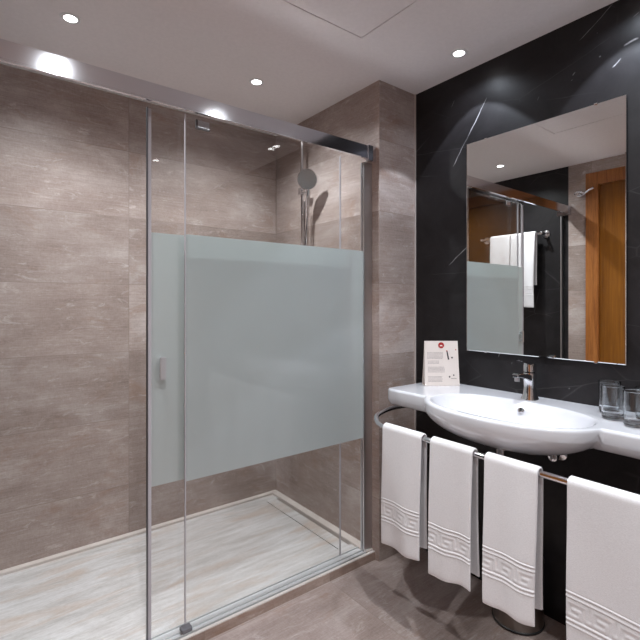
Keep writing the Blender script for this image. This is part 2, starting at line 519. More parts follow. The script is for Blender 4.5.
# ---------------------------------------------------------------- shower floor
TZ = 0.037
tray = thing('shower_tray', 'white veined travertine shower floor with a slot drain beside the end wall', 'shower tray', (0.75, 2.1, 0))
bm = bmesh.new()
bx(bm, XL, 1.497, 1.668, YB-0.035, 0.0, TZ)            # main slab
bx(bm, 1.497, XS-0.045, YB-0.105, YB-0.035, 0.0, TZ)   # closed ends of the slots
bx(bm, 1.497, XS-0.045, 1.668, 1.79, 0.0, TZ)
bx(bm, 1.503, 1.570, 1.79, YB-0.105, 0.0, TZ)          # drain cover strip between two open slots
obj('slab', bm, M['travertine'], tray)
obj('drain_channel', box(1.4971, XS-0.0451, 1.7901, YB-0.1051, 0.0005, 0.008), M['black_plastic'], tray)
bm = bmesh.new()
bx(bm, XL, XS, YB-0.035, YB, 0.0, TZ+0.012); bx(bm, XS-0.045, XS, 1.668, YB-0.035, 0.0, TZ+0.012)
bmesh.ops.bevel(bm, geom=bm.edges[:], offset=0.002, segments=2, affect='EDGES')
obj('edge_ledge', bm, simple('ledge_stone', srgb(204, 195, 189), 0.4), tray)
obj('trim_3', box(XL, XS, 1.654, 1.668, 0, TZ+0.0015), M['tile_kerb'], kind=S)
bm = box(XL, XS, 1.656, 1.669, TZ+0.0016, TZ+0.006, 0.001)
obj('trim_4', bm, simple('pale_kerb_edge', srgb(216, 209, 204), 0.35), kind=S)

# ---------------------------------------------------------------- glass screen
YF, YD = 1.690, 1.722        # fixed pane and sliding pane planes
RZ0, RZ1 = 2.022, 2.088
scr = thing('shower_screen', 'fixed glass shower panel with a frosted middle under a polished metal rail', 'shower screen', (1.1, YF, TZ))
FX0, FX1 = 0.655, 1.576
obj('glass_pane', box(FX0, FX1, YF-0.004, YF+0.004, TZ+0.0125, RZ0+0.01), M['glass'], scr)
obj('frosted_band', box(FX0+0.001, FX1, YF-0.0052, YF-0.0044, 0.620, 1.562), M['frosted'], scr)
bm = bmesh.new()     # rail: box section with a slim lower lip
bx(bm, XL, XS-0.055, 1.652, 1.664, RZ0+0.006, RZ1); 
bmesh.ops.bevel(bm, geom=bm.edges[:], offset=0.0025, segments=3, affect='EDGES')
bx(bm, XL, XS-0.055, 1.6485, 1.660, RZ0, RZ0+0.0065)
obj('top_rail', bm, M['rail'], scr, smooth=True)
obj('rail_top_plate', box(XL+0.0405, XS-0.056, 1.6641, 1.745, RZ1-0.022, RZ1-0.0005, 0.002), simple('brushed_top', (0.72, 0.72, 0.74, 1), 0.24, 1.0), scr)
bm = box(XS-0.055, XS-0.0005, 1.648, 1.668, RZ0-0.010, RZ1+0.003, 0.002); bx(bm, XS-0.054, XS-0.0005, 1.667, 1.745, RZ1-0.024, RZ1+0.002)
e = obj('rail_end_bracket', bm, M['rail'], scr)
obj('rail_end_bracket', box(XL+0.0005, XL+0.04, 1.648, 1.746, RZ0-0.008, RZ1+0.003, 0.002), M['rail'], scr)
bm = bmesh.new()
bx(bm, FX1-0.002, XS-0.0005, YF-0.013, YF-0.006, TZ+0.0125, RZ0-0.011); bx(bm, FX1-0.002, XS-0.0005, YF+0.006, YF+0.013, TZ+0.0125, RZ0-0.011); bx(bm, FX1+0.006, XS-0.0005, YF-0.006, YF+0.006, TZ+0.0125, RZ0-0.011)
obj('wall_profile', bm, M['satin'], scr)
obj('wall_profile', box(XL+0.0005, XL+0.034, YF+0.022, YF+0.032, TZ+0.006, RZ0-0.009, 0.002), M['satin'], scr)
bm = bmesh.new()     # bottom guide track with three ridges
bx(bm, XL+0.001, XS-0.046, 1.675, 1.740, TZ+0.0003, TZ+0.003)
for y in (1.676, 1.700, 1.735): bx(bm, XL+0.001, XS-0.046, y-0.0015, y+0.0015, TZ+0.003, TZ+0.010)
obj('bottom_track', bm, simple('light_anodised_track', (0.62, 0.63, 0.64, 1), 0.4, 0.25), scr)
obj('guide_block', box(FX0-0.018, FX0+0.022, YF-0.016, YF+0.018, TZ+0.0105, TZ+0.026, 0.003), simple('grey_block', (0.16, 0.16, 0.18, 1), 0.4), scr)
obj('pane_edge_strip', box(FX0-0.0035, FX0-0.0002, YF-0.005, YF+0.005, TZ+0.04, RZ0), M['seal'], scr)

dor = thing('sliding_shower_door', 'sliding glass shower door with a small metal pull, overlapping behind the fixed panel', 'shower door', (1.0, YD, TZ))
DX0, DX1 = 0.526, 1.452
obj('glass_pane', box(DX0, DX1, YD-0.004, YD+0.004, TZ+0.014, RZ0+0.004), M['glass'], dor)
obj('frosted_band', box(DX0+0.008, DX1, YD-0.0052, YD-0.0044, 0.618, 1.562), M['frosted'], dor)
obj('edge_seal', box(DX0-0.0035, DX0+0.009, YD-0.007, YD+0.007, TZ+0.014, RZ0-0.002, 0.002), M['seal'], dor)
obj('edge_gasket', box(DX0-0.0065, DX0-0.0036, YD-0.008, YD+0.008, TZ+0.014, RZ0+0.001), M['dark_metal'], dor)
obj('rear_edge_strip', box(DX1+0.0002, DX1+0.0035, YD-0.005, YD+0.005, TZ+0.014, RZ0+0.004), M['seal'], dor)
bm = bmesh.new()
bx(bm, 0.559, 0.583, YD-0.030, YD-0.022, 1.013, 1.099)
bmesh.ops.bevel(bm, geom=bm.edges[:], offset=0.003, segments=2, affect='EDGES')
bx(bm, 0.565, 0.577, YD-0.0225, YD-0.0042, 1.022, 1.034); bx(bm, 0.565, 0.577, YD-0.0225, YD-0.0042, 1.078, 1.090)
obj('handle', bm, M['brushed'], dor, smooth=True)
bm = bmesh.new()
bx(bm, 0.559, 0.583, YD+0.022, YD+0.030, 1.013, 1.099)
bmesh.ops.bevel(bm, geom=bm.edges[:], offset=0.003, segments=2, affect='EDGES')
bx(bm, 0.565, 0.577, YD+0.0042, YD+0.0225, 1.022, 1.034); bx(bm, 0.565, 0.577, YD+0.0042, YD+0.0225, 1.078, 1.090)
obj('handle', bm, M['brushed'], dor, smooth=True)
for x0 in (0.705,):
    bm = bmesh.new()
    bx(bm, x0, x0+0.008, YD-0.012, YD-0.0042, RZ0-0.030, RZ0-0.001); bx(bm, x0, x0+0.058, YD-0.012, YD-0.0042, RZ0-0.036, RZ0-0.030)
    obj('roller_bracket', bm, M['dark_metal'], dor)
    obj('roller_cover', box(x0+0.0085, x0+0.056, YD-0.011, YD-0.0045, RZ0-0.0295, RZ0-0.002), M['satin'], dor)

# ---------------------------------------------------------------- shower column
shx, shy = XS-0.055, 2.215
sh = thing('shower_column', 'chrome riser rail with a round hand shower on the shower end wall', 'shower', (XS, shy, 1.1))
bm = bmesh.new(); tube(bm, [(shx, shy, 1.02), (shx, shy, 2.31)], 0.010, 14)
obj('riser_rail', bm, M['chrome'], sh, smooth=True)
for z in (1.12, 2.28):
    bm = bmesh.new(); lathe(bm, [(0.020, 0), (0.020, 0.008), (0.011, 0.012), (0.011, 0.05)], (XS-0.0003, shy, z), 18, (Vector((0,1,0)), Vector((0,0,1)), Vector((-1,0,0))))
    obj('wall_bracket', bm, M['chrome'], sh, smooth=True)
bm = bmesh.new(); tube(bm, [(shx, shy+0.02, 1.965), (shx, shy-0.05, 1.965)], 0.016, 14); bx(bm, shx-0.018, shx+0.018, shy-0.016, shy+0.016, 1.945, 1.985)
obj('slider', bm, M['chrome'], sh, smooth=True)
# hand shower: handle rises from holder, round head tips into the room
hc = Vector((1.515, 2.08, 2.000)); ax = Vector((-0.62, -0.62, -0.42)).normalized()
bm = bmesh.new()
a1 = ax.cross(Vector((0,0,1))).normalized(); a2 = ax.cross(a1)
lathe(bm, [(0.0, -0.030), (0.030, -0.026), (0.054, -0.008), (0.058, 0.0), (0.058, 0.006), (0.055, 0.010)], hc, 32, (a1, a2, ax), cap=False)
tube(bm, [(shx-0.002, shy-0.055, 1.80), (shx-0.006, shy-0.062, 1.90), (shx-0.016, shy-0.085, 1.965), hc - ax*0.020], [0.010, 0.012, 0.013, 0.018], 14)
hd = obj('hand_shower', bm, M['chrome'], sh, smooth=True)
bm = bmesh.new(); lathe(bm, [(0.0, 0.0095), (0.0545, 0.0095)], hc, 32, (a1, a2, ax), cap=False)
obj('spray_face', bm, M['satin'], hd)
bm = bmesh.new()
pts = []
for k in range(41):
    t = k / 40
    pts.append((shx-0.004-0.03*math.sin(math.pi*t), shy-0.055-0.03*math.sin(math.pi*t)*0.6, 1.80 - 0.92*t + (0.0 if t < 0.9 else 0.0)))
pts = pts[:-1] + [(shx-0.004, shy-0.05, 0.90), (shx+0.0, shy-0.03, 0.93)]
tube(bm, pts, 0.006, 8)
obj('hose', bm, M['chrome'], sh, smooth=True)
bm = bmesh.new(); tube(bm, [(shx-0.012, shy-0.040, 1.60), (shx-0.012, shy-0.040, 1.90)], 0.005, 8)
bm2 = bm; tube(bm2, [(shx, shy-0.15, 0.97), (shx, shy+0.15, 0.97)], 0.022, 18)
tube(bm2, [(shx, shy-0.19, 0.97), (shx, shy-0.15, 0.97)], 0.026, 18); tube(bm2, [(shx, shy+0.15, 0.97), (shx, shy+0.19, 0.97)], 0.026, 18)
tube(bm2, [(shx, shy-0.075, 0.97), (XS, shy-0.075, 0.97)], 0.018, 14); tube(bm2, [(shx, shy+0.075, 0.97), (XS, shy+0.075, 0.97)], 0.018, 14)
tube(bm2, [(shx, shy, 0.98), (shx, shy, 1.03)], 0.012, 12)
obj('mixer', bm2, M['chrome'], sh, smooth=True)

# ---------------------------------------------------------------- wall mirror
MX = 1.886
mr = thing('wall_mirror', 'large frameless rectangular mirror with polished edges on the black marble wall', 'mirror', (XB, 0.96, 1.565))
my0, my1, mz0, mz1 = 0.629, 1.294, 1.074, 2.057
bm = bmesh.new()
bvl = 0.003
o_ = [(MX+0.0008, my0, mz0), (MX+0.0008, my1, mz0), (MX+0.0008, my1, mz1), (MX+0.0008, my0, mz1)]
i_ = [(MX, my0+bvl, mz0+bvl), (MX, my1-bvl, mz0+bvl), (MX, my1-bvl, mz1-bvl), (MX, my0+bvl, mz1-bvl)]
b_ = [(MX+0.006, y, z) for _, y, z in o_]
MTILT = 0.0090     # the glass hangs a hair out of parallel with the wall
V = [[bm.verts.new((p[0] - (p[1]-0.96)*MTILT, p[1], p[2])) for p in L] for L in (i_, o_, b_)]
bm.faces.new(V[0]); bm.faces.new(V[2][::-1])
for k in range(4):
    for a, b in ((0, 1), (1, 2)):
        bm.faces.new([V[a][k], V[b][k], V[b][(k+1)%4], V[a][(k+1)%4]])
bmesh.ops.recalc_face_normals(bm, faces=bm.faces[:])
obj('mirror_glass', bm, M['mirror'], mr)
obj('backing_board', box(MX+0.0095, XB-0.0003, my0+0.004, my1-0.004, mz0+0.004, mz1-0.004), M['dark_metal'], mr)
for (y, z) in ((my0+0.10, mz0), (my1-0.10, mz0), (my0+0.10, mz1), (my1-0.10, mz1)):
    s_ = 1 if z > 1.5 else -1
    bm = box(MX-0.002, MX+0.012, y-0.006, y+0.006, min(z-0.003*s_, z+0.003*s_), max(z-0.003*s_, z+0.003*s_), 0.0008)
    obj('clip', bm, M['chrome'], mr)

# ---------------------------------------------------------------- washbasin
ZB = 0.905
def superr(dx, dy, ax, ay, n=2.3):
    return (abs(dx/ax)**n + abs(dy/ay)**n) ** (1/n)
BCX, BCY = 1.590, 0.930
def smoothmin_front(y):
    # straight counter edge, slightly deeper on the left wing
    fc = 1.532 if y > BCY else 1.572
    # bulge of the bowl
    dy = abs((y - BCY) / 0.335)
    fb = BCX - 0.202 * (1 - dy**2.25) ** 0.5 if dy < 1 else BCX + (dy-1)*0.9
    k = 0.020 if y > BCY else 0.055
    h = max(k - abs(fb - fc), 0) / k
    return min(fb, fc) - h*h*k*0.25, fc
def top_z(x, y, f):
    r = superr(x-BCX, y-BCY, 0.170, 0.298, 2.35)
    z = ZB
    if r < 1.06:
        t = max(0.0, 1 - (r/1.03) ** 3.0)
        z = ZB - 0.112 * (math.sqrt(t*t + 0.03*0.03) - 0.03) ** 0.9 if t > 0 else ZB
    return z
def bot_z(x, y, fc):
    zc = 9
    if x > fc - 0.02:
        e = min(1, max(0, (x - (fc-0.004)) / 0.035))
        zc = ZB - 0.016 - 0.060 * math.sqrt(max(0, 1 - (1-e)**2))
        zc -= 0.006 * min(1, max(0, (x-fc)/0.3))
    dy = (y-BCY)/0.335; r2 = abs((x-BCX)/0.202)**2.2 + abs(dy)**2.2
    zb = 9
    if r2 < 1: zb = ZB - 0.020 - 0.118 * (1-r2) ** 0.5
    if zc > 8 and zb > 8: return ZB - 0.016
    return min(zc, zb)
ys = []
y_l, y_r = 1.492, 0.20
N = 300
for i in range(N+1):
    ys.append(y_l + (y_r - y_l) * i / N)
bm = bmesh.new()
NT, NB, NR = 70, 40, 6
loops = []
for y in ys:
    f, fc = smoothmin_front(y)
    # round the plan corner and the thickness at both ends
    de = min(y_l - y, y - y_r); rc = 0.035
    if de < rc: f = f + (rc - math.sqrt(max(0, rc*rc - (rc-de)**2)))
    re = 0.010
    sh_ = 0 if de > re else re - math.sqrt(max(0, re*re - (re-de)**2))
    L = []
    for i in range(NT+1):
        s = i / NT
        x = XB - 0.0004 + (f + 0.012 - XB) * s
        L.append((x, y, top_z(x, y, f) - sh_ - (0.0 if x < XB-0.02 else 0)))
    for i in range(1, NR+1):
        a = math.pi/2 * i / NR
        L.append((f + 0.012 - 0.012*math.sin(a), y, ZB - 0.012 + 0.012*math.cos(a) - sh_))
    for i in range(1, NB+1):
        s = (1 - math.cos(math.pi/2 * i / NB))
        x = f + (XB - 0.0004 - f) * s
        L.append((x, y, min(bot_z(x, y, fc if de >= rc else f), ZB - 0.014) + sh_*0.6))
    loops.append([bm.verts.new(p) for p in L])
for a, b in zip(loops, loops[1:]):
    n = len(a)
    for k in range(n):
        k2 = (k+1) % n
        bm.faces.new([a[k], b[k], b[k2], a[k2]])
bm.faces.new(loops[0]); bm.faces.new(loops[-1][::-1])
bmesh.ops.recalc_face_normals(bm, faces=bm.faces[:])
basin = thing('washbasin', 'long white ceramic counter washbasin with an oval bowl, fixed to the black wall', 'washbasin', (XB, 0.93, ZB))
body = obj('basin_body', bm, M['ceramic'], basin, smooth=True)
body.data.set_sharp_from_angle(angle=math.radians(60)) if hasattr(body.data, 'set_sharp_from_angle') else None
# overflow ring on the rear slope, drain in the bowl floor
bm = bmesh.new(); nn = Vector((-0.8, 0, 0.6)).normalized(); b1 = Vector((0,1,0)); b2 = nn.cross(b1)
oc = Vector((1.7385, 0.945, 0.873))
lathe(bm, [(0.006, -0.006), (0.006, 0.003), (0.0105, 0.004), (0.013, 0.002), (0.013, -0.006)], oc, 20, (b1, b2, nn), cap=False)
obj('overflow_ring', bm, M['chrome'], basin, smooth=True)
bm = bmesh.new(); lathe(bm, [(0.0, 0.0), (0.006, 0.0)], oc - nn*0.001, 16, (b1, b2, nn), cap=False)
obj('overflow_hole', bm, M['black_plastic'], basin)
bm = bmesh.new(); lathe(bm, [(0.030, -0.004), (0.031, 0.003), (0.026, 0.007), (0.0, 0.010)], (BCX+0.02, BCY, ZB-0.109), 24)
obj('drain_plug', bm, M['chrome'], basin, smooth=True)

# trap and valves under the bowl
tp = thing('waste_trap', 'chrome bottle trap hanging below the basin bowl', 'drain trap', (1.66, 0.98, 0.70))
bm = bmesh.new(); tube(bm, [(1.66, 0.985, 0.765), (1.66, 0.985, 0.62)], 0.017, 18)
lathe(bm, [(0.0, 0.50), (0.030, 0.50), (0.034, 0.51), (0.034, 0.62), (0.022, 0.635), (0.017, 0.64)], (1.66, 0.985, 0), 24)
obj('bottle', bm, M['chrome'], tp, smooth=True)
bm = bmesh.new(); tube(bm, [(1.66, 0.985, 0.585), (1.72, 0.985, 0.585), (XB-0.001, 0.985, 0.585)], 0.014, 16)
lathe(bm, [(0.03, 0), (0.03, 0.006), (0.015, 0.010)], (XB-0.0005, 0.985, 0.585), 20, (Vector((0,1,0)), Vector((0,0,1)), Vector((-1,0,0))))
obj('outlet_pipe', bm, M['chrome'], tp, smooth=True)
v0 = thing('angle_valve', 'chrome angle valve on the black wall, right of the trap', 'valve', (XB, 0.865, 0.69), 'angle valves under the basin')
ZX = (Vector((0,1,0)), Vector((0,0,1)), Vector((-1,0,0)))
bm = bmesh.new(); lathe(bm, [(0.027, 0), (0.027, 0.005), (0.012, 0.012), (0.012, 0.05)], (XB-0.0005, 0.865, 0.69), 18, ZX)
tube(bm, [(XB-0.045, 0.865, 0.682), (XB-0.045, 0.865, 0.742)], 0.009, 12)
obj('valve_body', bm, M['chrome'], v0, smooth=True)
bm = bmesh.new(); lathe(bm, [(0.015, 0.05), (0.019, 0.053), (0.019, 0.072), (0.013, 0.076)], (XB, 0.865, 0.69), 12, ZX)
obj('valve_knob', bm, M['chrome'], v0, smooth=True)
bm = bmesh.new(); tube(bm, [(XB-0.045, 0.865, 0.74), (XB-0.055, 0.875, 0.77), (XB-0.08, 0.90, 0.775)], 0.005, 8)
obj('supply_hose', bm, M['satin'], v0, smooth=True)
v1 = copy_tree(v0); v1.location = (XB, 1.075, 0.69)
v1['label'] = 'chrome angle valve on the black wall, left of the trap'

# ---------------------------------------------------------------- faucet
fx, fy = 1.828, 0.955
fc_ = thing('basin_faucet', 'chrome single lever mixer tap standing at the back of the basin', 'faucet', (fx, fy, ZB))
def loft(secs, n=24, pw=3.2):
    """secs: (cx, cy, z, rx, ry) rounded-square sections stacked in z"""
    bm = bmesh.new(); rings = []
    for cx, cy, z, rx, ry in secs:
        r = []
        for k in range(n):
            a = 2*math.pi*k/n; c, s = math.cos(a), math.sin(a)
            q = (abs(c)**pw + abs(s)**pw) ** (-1/pw)
            r.append(bm.verts.new((cx + rx*q*c, cy + ry*q*s, z)))
        rings.append(r)
    for a, b in zip(rings, rings[1:]):
        for k in range(n): bm.faces.new([a[k], a[(k+1)%n], b[(k+1)%n], b[k]])
    bm.faces.new(rings[0][::-1]); bm.faces.new(rings[-1])
    return bm
bm = loft([(fx, fy, ZB-0.001, .031, .031), (fx, fy, ZB+0.005, .030, .030), (fx, fy, ZB+0.02, .0245, .0245), (fx, fy, ZB+0.05, .0215, .0215), (fx, fy, ZB+0.08, .0225, .0225), (fx, fy, ZB+0.105, .0235, .0235), (fx, fy, ZB+0.109, .022, .022)])
obj('tap_body', bm, M['chrome'], fc_, smooth=True)
bm = bmesh.new()
V1 = []
for (x, z, hw, hh) in [(fx-0.012, ZB+0.088, .018, .014), (fx-0.06, ZB+0.100, .017, .011), (fx-0.100, ZB+0.107, .016, .009), (fx-0.118, ZB+0.106, .014, .007)]:
    V1.append([bm.verts.new((x, fy+sy*hw, z+sz*hh)) for sy, sz in ((-1,-1),(1,-1),(1,1),(-1,1))])
for a, b in zip(V1, V1[1:]):
    for k in range(4): bm.faces.new([a[k], a[(k+1)%4], b[(k+1)%4], b[k]])
bm.faces.new(V1[0][::-1]); bm.faces.new(V1[-1])
bmesh.ops.recalc_face_normals(bm, faces=bm.faces[:])
bmesh.ops.bevel(bm, geom=bm.edges[:], offset=0.003, segments=3, affect='EDGES')
sp_ = obj('spout', bm, M['chrome'], fc_, smooth=True)
bm = bmesh.new(); lathe(bm, [(0.0, -0.016), (0.010, -0.016), (0.010, 0.0)], (fx-0.100, fy, ZB+0.099), 16)
obj('aerator', bm, M['satin'], sp_, smooth=True)
bm = loft([(fx, fy, ZB+0.1092, .017, .017), (fx, fy, ZB+0.113, .0225, .0225), (fx, fy, ZB+0.140, .0235, .0225), (fx, fy, ZB+0.146, .021, .020)])
lv = obj('lever_cap', bm, M['chrome'], fc_, smooth=True)
bm = bmesh.new(); V1 = []
for (x, z, hw, hh) in [(fx+0.015, ZB+0.143, .018, .005), (fx-0.03, ZB+0.150, .017, .005), (fx-0.08, ZB+0.162, .012, .003), (fx-0.09, ZB+0.165, .010, .002)]:
    V1.append([bm.verts.new((x, fy+sy*hw, z+sz*hh)) for sy, sz in ((-1,-1),(1,-1),(1,1),(-1,1))])
for a, b in zip(V1, V1[1:]):
    for k in range(4): bm.faces.new([a[k], a[(k+1)%4], b[(k+1)%4], b[k]])
bm.faces.new(V1[0][::-1]); bm.faces.new(V1[-1])
bmesh.ops.recalc_face_normals(bm, faces=bm.faces[:])
bmesh.ops.bevel(bm, geom=bm.edges[:], offset=0.0015, segments=2, affect='EDGES')
obj('lever', bm, M['chrome'], lv, smooth=True)

# ---------------------------------------------------------------- tumblers
def tumbler(loc, label):
    t = thing('drinking_glass', label, 'glass', loc, 'drinking glasses on the counter')
    bm = bmesh.new()
    lathe(bm, [(0.0, 0.0), (0.024, 0.0), (0.0265, 0.0002), (0.031, 0.002), (0.0330, 0.005), (0.0334, 0.008), (0.0335, 0.011), (0.0336, 0.016), (0.03425, 0.080), (0.0345, 0.108), (0.03448, 0.111), (0.0343, 0.1125), (0.0338, 0.1132), (0.0333, 0.1125), (0.0331, 0.111), (0.0330, 0.108), (0.0325, 0.060), (0.0321, 0.028), (0.0320, 0.023), (0.0316, 0.0195), (0.0300, 0.0165), (0.0270, 0.0152), (0.0240, 0.015), (0.0, 0.015)], loc, 64, 'Z', cap=False)
    obj('glass_body', bm, M['tumbler'], t, smooth=True)
    return t
g0 = tumbler((1.738, 0.618, ZB+0.0005), 'clear tumbler in the front row, fully in view nearest the tap')
for loc, lab in (((1.826, 0.660, ZB+0.0005), 'clear tumbler against the black wall, half hidden behind the one nearest the tap'),
                 ((1.688, 0.535, ZB+0.0005), 'clear tumbler in the front row, cut by the right edge of the photo'),
                 ((1.780, 0.530, ZB+0.0005), 'clear tumbler in the back row, seen through the rightmost front tumbler')):
    c = copy_tree(g0); c.location = loc; c['label'] = lab

# ---------------------------------------------------------------- tent card
P0 = Vector((1.718, 1.410, ZB+0.0008)); P1 = Vector((1.850, 1.309, ZB+0.0008))
ux = (P1 - P0).normalized(); wd = (P1-P0).length; fr_ = Vector((ux.y, -ux.x, 0))   # faces the camera
if fr_.dot(Vector((0,0,0)) - P0) < 0: fr_ = -fr_
card = thing('tent_card', 'cream standing tent card with a red round emblem at the left end of the basin', 'card', tuple((P0+P1)/2))
Hc = 0.212; dep = 0.055
def cp(u, v, off=0.0):
    """point on the leaning front leaf: u 0..1 across, v 0..1 up"""
    inset = 0.006 * v
    p = P0 + ux * (wd * u * 1.0 + (0.5-u)*2*inset*0.5) - fr_ * (dep * 0.42 * v) + Vector((0, 0, Hc * v))
    nrm = (fr_ * Hc + Vector((0, 0, dep*0.42))).normalized()
    return p + nrm * off
bm = bmesh.new()
def slab(bm, quad, th):
    q = [Vector(p) for p in quad]; n = (q[1]-q[0]).cross(q[3]-q[0]).normalized()*th
    a = [bm.verts.new(p) for p in q]; b = [bm.verts.new(p - n) for p in q]
    bm.faces.new(a); bm.faces.new(b[::-1])
    for k in range(4): bm.faces.new([a[k], b[k], b[(k+1)%4], a[(k+1)%4]])
slab(bm, [cp(0,0), cp(1,0), cp(1,1), cp(0,1)], 0.001)
obj('front_leaf', bm, M['card'], card)
back0 = P0 - fr_*dep + ux*0.0; back1 = P1 - fr_*dep
bm = bmesh.new()
slab(bm, [back1, back0, cp(0,0.995,-0.0012), cp(1,0.995,-0.0012)], 0.001)
slab(bm, [P0+Vector((0,0,0.0)) - fr_*0.002, back0+fr_*0.002, back1+fr_*0.002, P1 - fr_*0.002], -0.001)
obj('back_leaf', bm, M['card'], card)
def mark(bm, u0, u1, v0, v1, off=0.0004):
    slab(bm, [cp(u0,v0,off), cp(u1,v0,off), cp(u1,v1,off), cp(u0,v1,off)], 0.0003)
rnd = random.Random(4)
bm = bmesh.new()
for v0, n, ua, ub in ((0.735, 6, 0.08, 0.55), (0.545, 3, 0.10, 0.42), (0.41, 5, 0.10, 0.58), (0.20, 5, 0.10, 0.52)):
    for k in range(n):
        v = v0 - k*0.027
        u = ua
        while u < ub - 0.02:
            l = rnd.uniform(0.02, 0.06); mark(bm, u, min(ub, u+l), v, v+0.008); u += l + 0.012
obj('printed_text', bm, M['ink'], card)
def disc(bm, u, v, r, off, n=20, sy=1.0):
    c = cp(u, v, off); upv = (cp(0,1)-cp(0,0)).normalized()
    bm.faces.new([bm.verts.new(c + ux*(r*math.cos(2*math.pi*k/n)) + upv*(r*sy*math.sin(2*math.pi*k/n))) for k in range(n)])
bm = bmesh.new(); disc(bm, 0.50, 0.90, 0.0145, 0.0006); em = obj('emblem', bm, M['red_ink'], card)
bm = bmesh.new(); disc(bm, 0.50, 0.895, 0.006, 0.0009, 12, 0.45); mark(bm, 0.455, 0.545, 0.88, 0.887, 0.0009); obj('emblem_mark', bm, M['white_ink'], em)
bm = bmesh.new()
slab(bm, [cp(0.685,0.58,0.0005), cp(0.73,0.58,0.0005), cp(0.685,0.77,0.0005), cp(0.65,0.77,0.0005)], 0.0003)
disc(bm, 0.81, 0.625, 0.0042, 0.0006, 12)
obj('toothbrush_picture', bm, M['dark_ink'], card)
bm = bmesh.new(); disc(bm, 0.72, 0.20, 0.004, 0.0006, 10); disc(bm, 0.84, 0.235, 0.0035, 0.0006, 10)
mark(bm, 0.76, 0.92, 0.158, 0.165, 0.0005)
obj('printed_pictures', bm, M['dark_ink'], card)
bm = bmesh.new(); mark(bm, 0.64, 0.685, 0.765, 0.785, 0.0007); obj('brush_tip', bm, M['red_ink'], card)
bm = bmesh.new(); disc(bm, 0.93, 0.80, 0.003, 0.0007, 10)
obj('red_dot', bm, M['red_ink'], card)

# ---------------------------------------------------------------- towel rail under the basin
BX, BZ, BR = 1.392, 0.775, 0.0105
tr_ = thing('towel_rail', 'chrome towel bar curving out from under the washbasin along its front', 'towel rail', (BX, 0.9, BZ))
ctrl = [Vector(q) for q in [(BX, 0.22, BZ), (BX, 1.34, BZ), (BX+0.001, 1.372, BZ+0.002), (BX+0.010, 1.408, BZ+0.010), (1.430, 1.442, BZ+0.024), (1.49, 1.460, BZ+0.033), (1.56, 1.472, BZ+0.036), (1.66, 1.472, BZ+0.035), (XB-0.001, 1.472, BZ+0.030)]]
pts = [ctrl[0]]
for k in range(1, len(ctrl)-2):
    a, b, c, d = ctrl[k-1], ctrl[k], ctrl[k+1], ctrl[k+2]
    ta = (c-a)*0.5 if k > 1 else (c-b); tb = (d-b)*0.5 if k < len(ctrl)-3 else (d-c)*0.5
    ta = ta.normalized()*(c-b).length; tb = tb.normalized()*(c-b).length
    for q in range(6):
        t = q/6; pts.append(b*(2*t**3-3*t**2+1) + ta*(t**3-2*t**2+t) + c*(3*t**2-2*t**3) + tb*(t**3-t**2))
pts += [ctrl[-2], ctrl[-1]]
bm = bmesh.new(); tube(bm, pts, BR, 16); obj('bar', bm, M['chrome'], tr_, smooth=True)
bm = bmesh.new(); lathe(bm, [(0.026, 0.0), (0.026, 0.006), (0.018, 0.012), (0.011, 0.014)], (XB-0.0005, 1.472, BZ+0.030), 24, ZX)
obj('wall_flange', bm, M['chrome'], tr_, smooth=True)
bm = bmesh.new()
for k in range(1): tube(bm, [(BX, 0.24, BZ), (BX+0.10, 0.22, BZ), (XB-0.001, 0.22, BZ)], BR, 16)
obj('end_arm', bm, M['chrome'], tr_, smooth=True)

